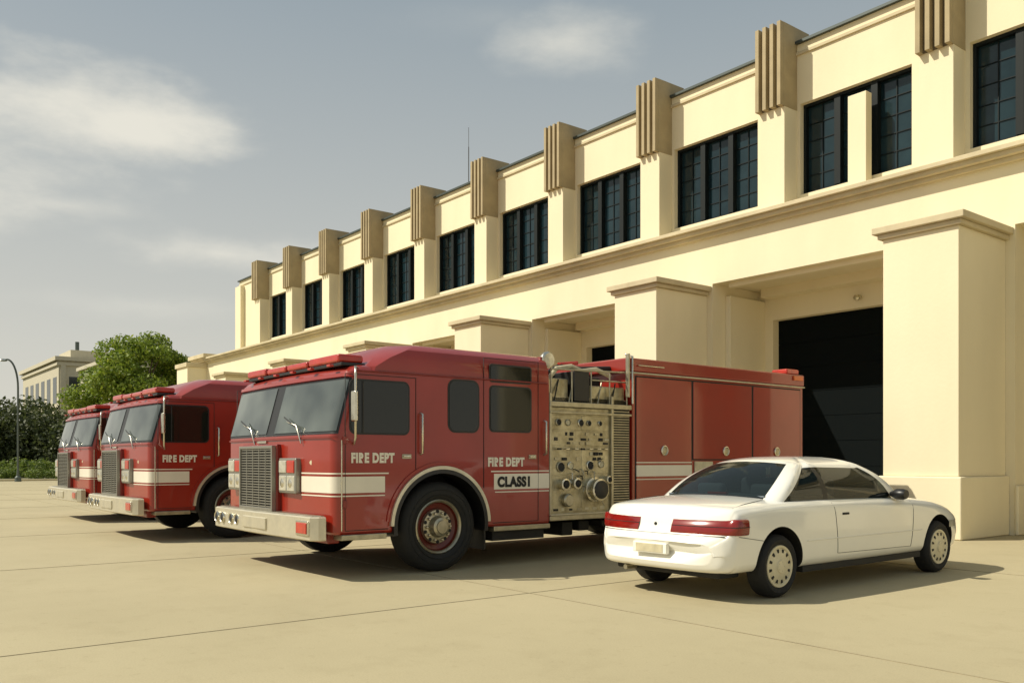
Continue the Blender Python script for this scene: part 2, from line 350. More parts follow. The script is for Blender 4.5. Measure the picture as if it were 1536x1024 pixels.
def build_truck():
    T=empty('fire_truck')
    WY,WR=1.85,.605
    rings=[cabring(.57,.02),cabring(.60),cabring(1.0),cabring(1.4),cabring(1.76),cabring(1.82),cabring(2.2),cabring(2.56),cabring(2.62),cabring(2.68,.04),cabring(2.715,.12)]
    cab=loft('cab_body',rings,'red',T,True,True,32)
    cut(cab,[cyl_cut(WY,WR+.02,.76,.1,-.62,'dark',T),cyl_cut(WY,WR+.02,.76,-3.7,-2.98,'dark',T)])
    def rr(y0,z,ins,rc=.05):
        return [(-ins,3.76,z),(-ins,y0+rc*2,z),(-ins-rc*2,y0,z),(-3.6+ins+rc*2,y0,z),(-3.6+ins,y0+rc*2,z),(-3.6+ins,3.76,z)]
    loft('raised_roof',[rr(.72,2.60,.004),rr(.76,2.70,.004),rr(.92,2.83,.02,.08),rr(1.12,2.95,.07,.12),rr(1.24,3.02,.16,.14),rr(1.34,3.055,.30,.14)],'red',T,True,True,24)
    box('roof_rear_lip',-3.5,-.12,3.70,3.80,2.93,3.04,'redlow',T,.015)
    wrap('windshield_gasket',1.83,2.545,.006,'black',T,3,38,nz=6)
    wrap('windshield_pane_left',1.865,2.515,.014,'wshield',T,4,20,nz=6)
    wrap('windshield_pane_right',1.865,2.515,.014,'wshield',T,21,37,nz=6)
    wrap('visor_lip',2.555,2.60,.035,'red',T,2,39,nz=2)
    wrap('cowl_lip',1.775,1.80,.018,'redlow',T,3,38,nz=2)
    for xa in (-.75,-2.3):
        y=yf(1.8); tube('wiper_arm',[(xa-.05,y+.0,1.72),(xa-.15,y-.02,1.95),(xa-.55,y+.03,2.02)],.010,'chrome',T)
        tube('wiper_blade',[(xa-.1,y-.01,1.9),(xa-.62,y+.02,2.08)],.009,'black',T)
    for nm,z0,z1 in (('stripe_band',1.09,1.295),('stripe_line_top',1.325,1.343),('stripe_line_low',1.045,1.06)):
        wrap(nm,z0,z1,.005,'white',T,0,14,yend=.985 if z0<1.2 else 1.04)
        wrap(nm+'_far_corner',z0,z1,.005,'white',T,33,40)
    def sb(nm,y0,y1,z0,z1,x=.005,m='white'): box(nm,-.01,x,y0,y1,z0,z1,m,T)
    y0,y1=2.74,3.76
    sb('stripe_band_rear',y0,y1,1.09,1.31); sb('stripe_line_rear',y0-.05,y1,1.335,1.353); sb('stripe_line_rear_low',y0+.02,y1,1.045,1.06)
    box('stripe_band_far',-3.606,-3.595,2.75,3.76,1.09,1.31,'white',T)
    gx0,gx1=-2.62,-1.5; gy=.13
    box('grille_surround',gx0-.06,gx1+.06,gy+.01,.5,.80,1.72,'redlow',T,.02)
    box('grille_back',gx0,gx1,gy-.0,.4,.84,1.68,'dark',T)
    g=Batch()
    for i in range(22):
        z=.86+i*.037; g.box(gx0+.02,gx1-.02,gy-.03,gy+.01,z,z+.015)
    for i in range(1,5):
        x=gx0+(gx1-gx0)*i/5; g.box(x-.008,x+.008,gy-.034,gy,.85,1.68)
    g.make('grille_slats','grille',T)
    fb=Batch(); fb.box(gx0-.01,gx1+.01,gy-.045,gy+.02,1.66,1.70); fb.box(gx0-.01,gx1+.01,gy-.045,gy+.02,.81,.85); fb.box(gx0-.03,gx0+.01,gy-.047,gy+.02,.81,1.70); fb.box(gx1-.01,gx1+.03,gy-.047,gy+.02,.81,1.70)
    fb.make('grille_frame','grille',T,.006)
    box('front_emblem',-2.2,-1.9,.175,.2,1.735,1.77,'chrome',T,.006)
    for a,bx in ((-1.40,-.86),(-3.26,-2.72)):
        yy=.17
        box('headlamp_bezel',a,bx,yy-.02,yy+.3,1.06,1.53,'grille',T,.02)
        mid=(a+bx)/2
        box('turn_lamp',a+.03,mid-.01,yy-.035,yy,1.33,1.50,'lens',T,.015); box('warning_lamp',mid+.01,bx-.03,yy-.035,yy,1.33,1.50,'redlens',T,.015)
        for xa,xb in ((a+.03,mid-.012),(mid+.012,bx-.03)):
            box('headlamp',xa,xb,yy-.032,yy,1.09,1.30,'lens',T,.018)
            lathe('headlamp_bulb_ring',[(.0,.0),(.045,.002),(.06,.010)],((xa+xb)/2,yy-.042,1.195),'chrome',T,16,'y')
    for a in (-.62,-3.05):
        lathe('fog_badge',[(0,0),(.055,.003),(.065,.02)],(a,.235,1.47),'cream' if a>-1 else 'redlens',T,14,'y')
    box('front_valance',-3.4,-.2,.28,.45,.45,.82,'redlow',T,.02)
    def br(z,ins=0):
        return [(-.08-ins,.20,z),(-.08-ins,.10+ins,z),(-.16-ins,.02+ins,z),(-1.8,-.03+ins,z),(-3.44+ins,.02+ins,z),(-3.52+ins,.10+ins,z),(-3.52+ins,.20,z)]
    loft('front_bumper',[br(.50,.02),br(.515),br(.785),br(.80,.02)],'bumper',T,True,True,20)
    loft('bumper_deck',[br(.802,.05),br(.812,.06)],'steel',T,True,True,20)
    box('bumper_tow_recess',-2.2,-1.4,-.042,.0,.57,.73,'bumper',T,.01)
    box('bumper_red_light',-.50,-.20,-.015,.05,.585,.725,'redlens',T,.012)
    box('bumper_light_bezel',-.53,-.17,-.003,.05,.56,.75,'chrome',T,.012)
    for xa in (-3.3,-3.08,-2.72,-2.5):
        lathe('bumper_lamp',[(0,.0),(.05,.01),(.065,.03),(.07,.06)],(xa,-.03,.655),'dark',T,18,'y')
        lathe('bumper_lamp_ring',[(.06,.02),(.072,.01),(.08,.03),(.08,.06)],(xa,-.035,.655),'chrome',T,18,'y')
    def win(nm,y0,y1,z0,z1,r=.07):
        for x,s in ((0,1),(-3.6,-1)):
            plate(nm+'_gasket',rrect(y0-.025,y1+.025,z0-.025,z1+.025,r+.02),x-.01*s,x+.004*s,'black',T)
            plate(nm,rrect(y0,y1,z0,z1,r),x-.01*s,x+.010*s,'tint',T)
    win('front_door_window',.50,1.33,1.85,2.50); win('small_window',1.98,2.46,1.90,2.58,.10)
    win('rear_door_window',2.68,3.40,1.92,2.53,.05); win('rear_door_upper_window',2.68,3.40,2.62,2.83,.03)
    tube('front_window_divider',[(.012,.66,1.85),(.012,.66,2.50)],.012,'black',T)
    def seam(nm,P):
        for x in (.002,-3.602): tube(nm,[(x,y,z) for y,z in P],.006,'dark',T,res=1)
    seam('front_door_seam',[(1.03,.62),(.42,.62),(.42,2.58),(1.45,2.58),(1.45,1.32)])
    seam('rear_door_seam',[(2.56,1.1),(2.56,2.93),(3.55,2.93),(3.55,.62),(2.72,.62)])
    tube('corner_trim',[(.006,.37,.62),(.006,.37,1.75)],.008,'chrome',T)
    tube('side_drip_rail',[(.01,.55,2.63),(.01,3.72,2.63)],.012,'redlow',T)
    for z in (.95,1.75):
        for y in (.41,): box('door_hinge',0,.02,y-.03,y+.03,z-.05,z+.05,'redlow',T,.006)
    text('fire_dept_lettering','FIRE DEPT',.50,1.475,.165,.006,'white',T,.009,.76)
    text('fire_dept_lettering_rear','FIRE DEPT',2.63,1.42,.165,.006,'white',T,.009,.80)
    text('class_lettering','CLASS1',2.80,1.13,.19,.009,'dark',T,.011,.90)
    for y in (1.33,3.46):
        box('door_handle_plate',0,.010,y-.09,y+.05,1.52,1.58,'steel',T,.004); box('door_handle',.010,.032,y-.08,y+.03,1.54,1.565,'chrome',T,.008)
    for y,z0,z1 in ((1.52,1.58,2.12),(3.66,1.58,2.08)):
        tube('grab_rail',[(0,y,z0),(.06,y,z0+.02),(.06,y,z1-.02),(0,y,z1)],.016,'chrome',T)
    x=0;s=1
    tube('mirror_arm',[(x,.60,2.66),(x+.12*s,.50,2.66),(x+.16*s,.48,2.55),(x+.16*s,.48,1.78),(x,.54,1.70)],.016,'chrome',T)
    box('mirror_head',x+.10*s,x+.22*s,.44,.49,1.98,2.36,'chrome',T,.02)
    box('mirror_glass',x+.11*s,x+.21*s,.49,.496,2.0,2.34,'tint',T,.003)
    box('cab_step_front',-.5,.03,.36,1.0,.50,.57,'steel',T,.01); box('cab_step_rear',-.5,.03,2.72,3.76,.50,.57,'steel',T,.01)
    box('cab_step_riser',-.45,-.05,2.75,3.7,.36,.50,'dark',T)
    arcband('fender_trim',WY,WR+.02,.755,.80,-.02,.05,2,178,'bumper',T,40)
    arcband('fender_flare',WY,WR+.02,.70,.757,-.25,.045,-8,188,'black',T,40)
    arcband('fender_red_edge',WY,WR+.02,.80,.85,-.02,.018,6,174,'red',T,40)
    arcband('fender_trim_far',WY,WR+.02,.755,.80,-3.65,-3.58,2,178,'bumper',T,30)
    wheel(T,-.02,WY,WR,1,'front_wheel'); wheel(T,-3.58,WY,WR,-1,'front_wheel_far')
    box('mud_flap',-.45,-.05,2.60,2.63,.25,.8,'black',T)
    box('chassis',-2.9,-.7,.6,9.9,.50,.95,'dark',T); box('axle',-3.3,-.3,1.75,1.95,.5,.68,'dark',T); box('axle_rear',-3.3,-.3,7.9,8.1,.5,.68,'dark',T)
    for i in range(7):
        y=3.0+i*.42; box('underbody_part',-.9+.1*(i%3),-.35+.08*(i%2),y,y+.22,.34+.05*(i%3),.55,'dark',T,.02)
    lb=[(-3.25,-2.55),(-2.50,-1.85),(-1.8,-1.15),(-1.1,-.22)]
    box('light_bar_base',-3.3,-.18,.46,.80,2.70,2.745,'black',T,.01)
    for k,(a,bx) in enumerate(lb):
        box('light_bar_lens',a,bx,.44,.80,2.745,2.835+(.02 if k in(0,3) else 0),'redlens',T,.035,3)
    for k in range(6): box('roof_marker',-3.2+k*.56,-3.1+k*.56,.36,.42,2.69,2.72,'redlens',T,.01)
    # pump section
    box('pump_core',-3.4,-.10,3.76,5.52,.62,2.45,'dark',T)
    box('pump_panel',-.12,-.05,3.82,5.06,.68,2.30,'grime',T,.01)
    # separate riveted sub panels
    for y0_,y1_,z0_,z1_ in ((3.85,4.42,1.96,2.18),(4.45,5.03,1.96,2.18),(3.85,5.03,1.72,1.94),(3.85,4.42,1.28,1.70),(4.45,5.03,1.30,1.70),(3.85,4.42,.72,1.26),(4.45,5.03,.72,1.28)):
        box('sub_panel',-.052,-.042,y0_,y1_,z0_,z1_,'grime',T,.005)
    box('pump_side_panel',-.12,-.04,5.10,5.50,.62,2.36,'steel',T,.01)
    q=Batch()
    for i in range(40): q.box(-.04,-.025,5.13,5.47,.70+i*.0405,.722+i*.0405)
    q.make('pump_louvres','dark',T)
    for y in (3.80,5.08): box('pump_post',-.10,.0,y-.025,y+.025,.62,2.5,'steel',T,.008)
    box('pump_rail',-.14,.01,3.78,5.5,2.30,2.38,'steel',T,.012); box('pump_rail_low',-.14,.01,3.78,5.5,2.20,2.235,'steel',T,.008)
    box('pump_sill',-.4,.03,3.76,5.5,.60,.68,'steel',T,.012); box('pump_sill_chrome',-.1,.045,3.76,5.5,.68,.70,'bumper',T,.005)
    r2=random.Random(5)
    def gauge(y,z,r,face='white'):
        lathe('gauge_ring',[(r,-.01),(r,.022),(r*.85,.028),(r*.8,.016)],(-.045,y,z),r2.choice(['steel','chrome','steel']),T,20)
        lathe('gauge_face',[(r*.82,.014),(0,.016)],(-.045,y,z),face,T,20)
    for y in (3.97,4.16,4.42,4.60,4.83): gauge(y+r2.uniform(-.02,.02),2.07,r2.uniform(.04,.06),r2.choice(['dark','cream','dark']))
    for row,z in enumerate((1.90,1.82,1.76,1.60,1.52)):
        y=3.90
        while y<4.95:
            w_=r2.uniform(.04,.12); h_=r2.uniform(.012,.028)
            if r2.random()<.6: box('control_label',-.044,-.036+r2.uniform(0,.015),y,y+w_,z-h_,z+h_,r2.choice(['dark','dark','steel','cream','black']),T,.003)
            y+=w_+r2.uniform(.02,.06)
    for k in range(7):
        y=3.95+k*.16+r2.uniform(-.02,.02); z=1.67
        tube('valve_rod',[(-.06,y,z),(.02,y,z)],.010,'steel',T); tube('valve_handle',[(.02,y-.035,z),(.02,y+.035,z)],.015,r2.choice(['black','chrome','redlow']),T)
    for (y,z,r,f_) in ((4.02,1.40,.08,'dark'),(4.22,1.42,.06,'cream'),(4.62,1.42,.075,'dark'),(4.86,1.44,.06,'cream')): gauge(y,z,r,f_)
    for (y,z,r) in ((4.04,1.14,.08),(4.28,1.15,.075),(4.95,1.20,.055)):
        lathe('discharge_port',[(r,-.02),(r,.08),(r*1.12,.085),(r*1.12,.12),(r*.8,.125),(r*.75,.05),(0,.05)],(-.05,y,z),'chrome',T,20)
        lathe('port_cap',[(r*.7,.06),(r*.6,.13),(0,.14)],(-.05,y,z),'dark',T,16)
    lathe('intake_port',[(.19,-.02),(.19,.05),(.16,.06),(.155,.13),(.17,.135),(.17,.18),(.13,.19)],(-.05,4.70,1.05),'chrome',T,28)
    lathe('intake_cap',[(.15,.12),(.14,.20),(.05,.22),(0,.22)],(-.05,4.70,1.05),'black',T,24)
    lathe('intake_port_small',[(.1,-.02),(.1,.07),(.08,.09),(0,.09)],(-.05,4.14,.90),'steel',T,20)
    for k in range(7):
        y=3.88+k*.16; box('tag_plate',-.044,-.036,y,y+r2.uniform(.05,.10),.74,.74+r2.uniform(.03,.06),r2.choice(['dark','cream','steel']),T,.003)
    for k in range(12):
        y=r2.uniform(3.9,5.0); z=r2.uniform(.85,1.6); tube('pipe_bit',[(-.05,y,z),(.0,y,z),(.01,y+r2.uniform(-.12,.12),z-r2.uniform(.02,.14))],.009,r2.choice(['dark','steel','chrome']),T)
    box('hose_bed_box',-.55,-.04,4.30,4.62,2.40,2.86,'black',T,.015)
    box('top_control_panel',-1.2,-.12,3.84,4.25,2.38,2.74,'grime',T,.02)
    box('top_panel_dark',-.9,-.10,4.68,5.44,2.38,2.66,'grime',T,.02)
    box('top_gear',-1.5,-.5,4.1,5.3,2.46,2.84,'dark',T,.03)
    box('deck_plate',-3.3,-.1,3.8,5.5,2.40,2.46,'steel',T)
    tube('top_rail',[(-.04,3.82,2.86),(-.04,5.48,2.90)],.014,'steel',T); tube('top_rail_low',[(-.04,4.66,2.74),(-.04,5.48,2.74)],.012,'steel',T)
    for y in (3.84,4.26,4.66,5.06,5.44): tube('rail_post',[(-.05,y,2.38),(-.05,y,2.88)],.012,'steel',T)
    tube('hose',[(-.25,3.95,2.72),(-.22,4.1,2.90),(-.22,4.4,2.95),(-.3,4.7,2.90),(-.25,4.95,2.94),(-.3,5.3,2.86)],.035,'cream',T,res=5)
    tube('hose_dark',[(-.4,3.95,2.78),(-.35,4.3,2.97),(-.45,4.8,2.95),(-.4,5.4,2.99)],.04,'dark',T,res=5)
    tube('deck_gun',[(-1.2,4.7,2.4),(-1.2,4.7,2.95),(-1.0,4.3,3.04)],.05,'steel',T,res=5)
    tube('red_hose_nozzle',[(-.35,4.25,2.98),(-.3,4.6,3.02)],.03,'redlens',T,res=5)
    for k in range(5): tube('brace',[(-.05,3.9+k*.3,2.38),(-.12,4.05+k*.3,2.72)],.011,'steel' if k%2 else 'dark',T)
    lathe('scene_lamp',[(.0,.0),(.09,.0),(.125,.02),(.13,.05),(.10,.12),(.03,.15),(0,.15)],(-.10,3.85,3.0),'chrome',T,24,'x',-1)
    lathe('scene_lamp_lens',[(.0,.012),(.10,.008)],(-.10,3.85,3.0),'lens',T,24,'x',1)
    tube('scene_lamp_stem',[(-.2,3.83,2.45),(-.2,3.83,2.9)],.02,'chrome',T)
    # rear body
    y0,y1=5.52,10.2
    body=box('body',-3.5,0,y0,y1,.72,2.92,'red',T)
    cut(body,[cyl_cut(8.0,.62,.76,.1,-.9,'dark',T),cyl_cut(8.0,.62,.76,-3.7,-2.7,'dark',T)])
    box('body_top',-3.52,.03,y0-.12,y1+.03,2.92,3.14,'red',T,.03)
    box('body_top_trim',-.02,.036,y0-.12,y1+.035,2.890,2.912,'cream',T,.004)
    for a,bx in ((5.60,6.94),(6.99,8.60),(8.65,10.10)):
        box('compartment_door',0,.016,a,bx,1.52 if a>6.5 and bx<9 else .80,2.84,'red',T,.008)
        box('door_shadow_gap',0,.004,a-.025,bx+.025,.78 if not(a>6.5 and bx<9) else 1.50,2.862,'dark',T)
    for a,bx in ((5.60,6.94),(8.65,10.10)):
        box('body_stripe',.0,.020,a,bx,1.24,1.42,'white',T); box('body_stripe_thin',.0,.020,a,bx,1.455,1.473,'white',T); box('body_stripe_low',.0,.020,a,bx,1.185,1.20,'white',T)
    for y in (6.25,7.85,9.35):
        lathe('door_latch',[(.085,.0),(.085,.02),(.07,.028),(.06,.02)],(.016,y,1.66),'chrome',T,20); lathe('door_latch_core',[(.06,.018),(.02,.03),(0,.03)],(.016,y,1.66),'steel',T,16)
    box('lower_bin',0,.022,7.02,7.5,1.2,1.48,'cream',T,.01)
    box('ladder_rack_bracket',-.02,.05,y0-.14,y0-.10,2.5,3.2,'steel',T,.01)
    tube('body_front_rail',[(.05,y0-.05,2.4),(.05,y0-.05,3.15),(-.1,y0-.05,3.2)],.018,'chrome',T)
    tube('handrail_line',[(.06,5.6,3.02),(.06,6.2,3.02)],.010,'chrome',T)
    box('rear_beacon',-.35,.0,9.7,10.1,3.14,3.24,'redlens',T,.03); box('rear_amber',.0,.06,9.85,10.15,3.02,3.11,'amber',T,.015)
    box('rear_step',-3.4,-.1,10.2,10.6,.55,.68,'steel',T,.02); box('rear_lamp',-.3,-.05,10.2,10.24,1.1,1.6,'redlens',T,.01)
    arcband('rear_fender_trim',8.0,.62,.755,.80,-.02,.04,2,178,'bumper',T,30)
    wheel(T,-.05,8.0,.605,1,'rear_wheel'); wheel(T,-3.5,8.0,.605,-1,'rear_wheel_far')
    return T
T1=build_truck()
def dup(T,loc,name):
    e=empty(name,loc)
    for c in list(T.children):
        o=c.copy(); COL.objects.link(o); o.parent=e
    return e
T1.location=(-9.9,4.72,0)
T2=dup(T1,(-16.6,4.42,0),'fire_truck'); T3=dup(T1,(-22.8,4.80,0),'fire_truck')

# ---------------------------------------------------------------- car
def catmull(P,n):
    P=np.array(P,float); out=[]
    for i in range(len(P)-1):
        p0=P[max(i-1,0)];p1=P[i];p2=P[i+1];p3=P[min(i+2,len(P)-1)]
        for k in range(n):
            t=k/n; out.append(.5*((2*p1)+(-p0+p2)*t+(2*p0-5*p1+4*p2-p3)*t*t+(-p0+3*p1-3*p2+p3)*t**3))
    out.append(P[-1]); return np.array(out)
st=[ # s,w,zb,zs,zt,zc
(0.00,.80,.40,.56,.615,.63),(.025,.88,.345,.62,.66,.672),(.06,.925,.32,.66,.695,.705),(.095,.95,.315,.72,.76,.78),(.125,.96,.31,.80,.86,.885),
(.17,.965,.31,.87,.945,.975),(.26,.97,.30,.90,.985,1.02),(.6,.98,.30,.925,1.01,1.07),(1.1,.985,.29,.945,1.03,1.10),(1.6,.99,.29,.955,1.04,1.07),(2.2,.99,.29,.955,1.04,1.05),
(3.0,.99,.29,.945,1.03,1.05),(3.6,.985,.29,.93,1.015,1.06),(4.0,.98,.29,.91,.995,1.05),(4.5,.975,.29,.865,.95,1.0),(4.9,.965,.29,.81,.89,.94),
(5.2,.94,.29,.745,.82,.86),(5.40,.89,.31,.68,.74,.77),(5.50,.80,.36,.60,.65,.67),(5.54,.68,.42,.54,.57,.58)]
SS=catmull(st,5)
def wp(x,y):
    a=abs(x)
    if y<1.1: y=y+.20*a**3.2*(1-y/1.1)
    if y>4.5: y=y-.24*a**3*min(1,(y-4.5)/.9)
    return y
def sec(p):
    s,w,zb,zs,zt,zc=p; mid=(zb+zs)/2
    c=[(0,zb),(.5*w,zb),(.86*w,zb+.005),(.955*w,zb+.05),(.985*w,zb+.14),(w,mid+.02),(.995*w,zs-.06),(.975*w,zs+.02),(.94*w,zt-.025),(.895*w,zt),(.7*w,zt+(zc-zt)*.55),(.35*w,zt+(zc-zt)*.9),(0,zc)]
    return catmull(c,3)
def build_car():
    C=empty('parked_car')
    rings=[]
    for p in SS:
        h=sec(p); r=[(x,wp(x,p[0]),z) for x,z in h]+[(-x,wp(x,p[0]),z) for x,z in h[-2:0:-1]]; rings.append(r)
    body=loft('body',rings,'carwhite',C,True,True,50)
    RW,FW,WR=1.03,4.60,.345
    cs=[cyl_cut(y,WR+.02,.415,x0,x1,'dark',C) for y in (RW,FW) for x0,x1 in ((1.1,.66),(-.66,-1.1))]
    cut(body,cs); body.data.set_sharp_from_angle(angle=math.radians(48))
    v0=[(0,.95,1.08),(.70,1.06,1.045),(.872,1.20,1.02),(.885,1.98,1.02),(.885,2.08,1.02),(.868,3.56,1.0),(.80,3.90,.99),(0,4.26,1.03)]
    v1=[(0,1.76,1.505),(.50,1.84,1.475),(.60,1.99,1.435),(.628,2.06,1.445),(.631,2.13,1.447),(.62,3.08,1.43),(.54,3.20,1.462),(0,3.32,1.50)]
    segn=[10,5,8,2,12,5,10]; matk=[1,0,1,2,1,0,1]
    NV=12
    def loop(v):
        pts=[];ms=[]
        for k in range(7):
            for j in range(segn[k]):
                t=j/segn[k]
                def lp(A):
                    a=np.array(A[k]);b=np.array(A[k+1]); p=a+(b-a)*t
                    if k==0: e=t*t; p[1]=a[1]+(b[1]-a[1])*e; p[2]=a[2]+(b[2]-a[2])*e
                    if k==6: e=1-(1-t)**2; p[1]=a[1]+(b[1]-a[1])*e; p[2]=a[2]+(b[2]-a[2])*e
                    if k==1: p[0]+=.035*math.sin(math.pi*t); p[1]-=.02*math.sin(math.pi*t)
                    if k==5: p[0]+=.03*math.sin(math.pi*t); p[1]+=.02*math.sin(math.pi*t)
                    return p
                a,b=lp(v0),lp(v1); p=a+(b-a)*v
                bul=math.sin(math.pi*v)
                p[0]+= (.055*bul)*(p[0]/.8); p[2]+= .045*bul*(1 if k in(0,1,5,6) else .25)
                pts.append(p); ms.append(matk[k])
        a,b=np.array(v0[7]),np.array(v1[7]); p=a+(b-a)*v; p[2]+=.045*math.sin(math.pi*v); pts.append(p)
        mir=[np.array([-q[0],q[1],q[2]]) for q in pts[-2:0:-1]]
        return pts+mir, ms+ms[::-1]
    V=[];Fc=[];MI=[]
    vs=[0,.05]+[.05+.88*i/NV for i in range(1,NV+1)]+[.965,1.0]
    for v in vs:
        L,ms=loop(v); V+=L
    n=len(L)
    for i in range(len(vs)-1):
        for j in range(n):
            k=(j+1)%n; Fc.append([i*n+j,i*n+k,(i+1)*n+k,(i+1)*n+j])
            mm=ms[j]
            if mm==1 and i>=len(vs)-3: mm=0
            if mm==1 and i==0: mm=2
            if mm==2 and i>=len(vs)-3: mm=0
            MI.append(mm)
    base=(len(vs)-1)*n; top=V[base:]; cen=np.array([0,2.55,1.55])
    prev=base
    for q,kf in enumerate((.93,.83,.7,.5,.25)):
        st_=len(V)
        for p in top:
            w=cen+(np.array(p)-cen)*kf; w[2]=p[2]+(cen[2]-p[2])*(1-kf**3.2); V.append(w)
        for j in range(n):
            k=(j+1)%n; Fc.append([prev+j,prev+k,st_+k,st_+j]); MI.append(0)
        prev=st_
    V.append(cen)
    for j in range(n): Fc.append([prev+j,prev+(j+1)%n,len(V)-1]); MI.append(0)
    obj('greenhouse',V,Fc,['carwhite','carglass','black'],C,40,MI)
    # body coloured B pillar strip laid on the dark divider
    def sidept(s,z,off=.001):
        i=np.argmin(abs(SS[:,0]-s)); h=sec(SS[i])
        k=list(range(9,26))
        return float(np.interp(z,[h[j][1] for j in k],[h[j][0] for j in k]))+off
    def seam(nm,P,r=.0035,m='dark'):
        for s in (1,-1): tube(nm,[(s*sidept(a,z),wp(sidept(a,z),a),z) for a,z in P],r,m,C,res=1)
    def zl(s,z0,z1,s1=None,n=10):
        s1=s if s1 is None else s1
        return [(s+(s1-s)*i/n,z0+(z1-z0)*i/n) for i in range(n+1)]
    seam('door_seam_rear',zl(2.06,1.01,.42,2.14)); seam('door_seam_front',zl(3.90,.98,.40,3.84)); seam('door_seam_bottom',zl(2.14,.42,.40,3.84),.003)
    seam('bumper_seam',zl(.16,.70,.64,.64),.003); seam('front_bumper_seam',zl(4.98,.64,.66,5.3),.003)
    seam('side_moulding',zl(1.5,.60,.60,4.1,20),.007,'carwhite')
    for s in (1,-1):
        x=sidept(2.3,.88); box('door_handle',s*(x-.01),s*(x+.008),2.22,2.36,.862,.888,'dark',C,.006)
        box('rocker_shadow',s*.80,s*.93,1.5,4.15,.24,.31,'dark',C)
        P=[(.24,.060),(.45,.060),(.65,.060),(.82,.062),(.90,.066),(.958,.088),(.988,.145),(.995,.22),(.996,.31)]
        out=catmull(P,3)
        def ring(z,o):
            R_=[]
            for x,y in out:
                sd_=min(1,max(0,(x-.90)/.08)); yy=y+(z-.70)*.40*(1-sd_)
                ox=o if o>-.02 else -.04
                R_.append((s*(x+ox*sd_),wp(min(x,.96),yy)-o*(1-sd_),z))
            return R_
        loft('tail_lamp',[ring(.710,-.05),ring(.717,-.004),ring(.735,.008),ring(.80,.012),ring(.86,.008),ring(.876,-.004),ring(.882,-.05)],'carlight',C,False,False,50)
        tube('tail_lamp_rib',[tuple(p) for p in ring(.80,.013)],.004,'dark',C,res=1)
        def mr(k,sc): return [(s*(.90+.20*k),3.50+ .085*sc*math.cos(t)-.02*k,1.075+.07*sc*math.sin(t)) for t in np.linspace(0,2*math.pi,16,endpoint=False)]
        loft('door_mirror',[mr(-.1,.4),mr(.15,.7),mr(.35,1),mr(.8,1.0),mr(.98,.8),mr(1.02,.3)],'black',C,True,True,50)
        Pf=catmull([(.975,4.95),(.955,5.1),(.925,5.26),(.85,5.42),(.7,5.5)],3)
        loft('headlamp',[[(s*(x+.004),wp(x,y)+.008,z) for x,y in Pf] for z in (.60,.69)],'lens',C,False)
        for yw in (RW,FW):
            x=s*.962
            lathe('tire',[(.215,-.02),(.24,.0),(.29,.012),(.325,-.01),(.345,-.045),(.345,-.19),(.30,-.22),(.2,-.22)],(x,yw,WR),'rubber',C,44,sgn=s)
            lathe('hubcap',[(.235,-.012),(.228,.004),(.205,.002),(.195,-.008),(.12,.006),(.075,.014),(.07,.022),(0,.026)],(x,yw,WR),'hub',C,40,sgn=s)
            for i in range(12):
                t=2*math.pi*i/12+.2; P2=[]
                for a,rr_ in ((-.085,.188),(.085,.188),(.075,.150),(-.075,.150)):
                    P2.append((yw+rr_*math.cos(t+a),WR+rr_*math.sin(t+a)))
                plate('hubcap_slot',P2,x-.02*s,x+.003*s,'dark',C)
            for i in range(5):
                t=2*math.pi*i/5; lathe('lug',[(.012,.0),(.012,.022),(0,.024)],(x,yw+.05*math.cos(t),WR+.05*math.sin(t)),'steel',C,8,sgn=s)
    box('plate_recess',-.25,.25,-.008,.05,.48,.60,'carwhite',C,.012)
    box('licence_plate',-.20,.20,-.012,-.007,.495,.585,'cream',C,.004)
    tube('trunk_seam',[(x,wp(x,.062),.702) for x in np.linspace(-.88,.88,20)],.005,'dark',C,res=1)
    for s in (1,-1): tube('trunk_side_seam',[(s*.84,.36,.99),(s*.80,.6,1.025),(s*.76,1.0,1.065)],.003,'dark',C,res=1)
    lathe('trunk_lock',[(.02,.0),(.016,.01),(0,.012)],(0,.10,.80),'dark',C,12,'y',-1)
    tube('exhaust',[(-.45,.3,.28),(-.45,.08,.28)],.03,'steel',C)
    box('rear_underpan',-.75,.75,.25,.6,.24,.34,'dark',C,.02)
    for x in (-.40,.40):
        box('front_seat',x-.26,x+.26,2.45,2.62,.95,1.28,'seat',C,.06,4); box('front_headrest',x-.13,x+.13,2.42,2.52,1.27,1.42,'seat',C,.04,4)
        box('rear_headrest',x-.20,x+.20,1.50,1.62,1.06,1.22,'seat',C,.05,4)
    box('parcel_shelf',-.7,.7,1.1,1.7,1.085,1.10,'seat',C)
    lathe('steering_wheel',[(.17,0),(.185,.01),(.17,.02)],(-.40,3.2,1.12),'dark',C,24,'y'); box('dashboard',-.8,.8,3.35,3.8,1.0,1.10,'dark',C,.03)
    box('cabin_floor_cover',-.8,.8,1.7,3.4,1.0,1.075,'dark',C)
    box('rear_brake_light',-.14,.14,1.15,1.2,1.10,1.13,'redlens',C,.008)
    return C
C=build_car(); C.location=(-6.70,7.2,0)

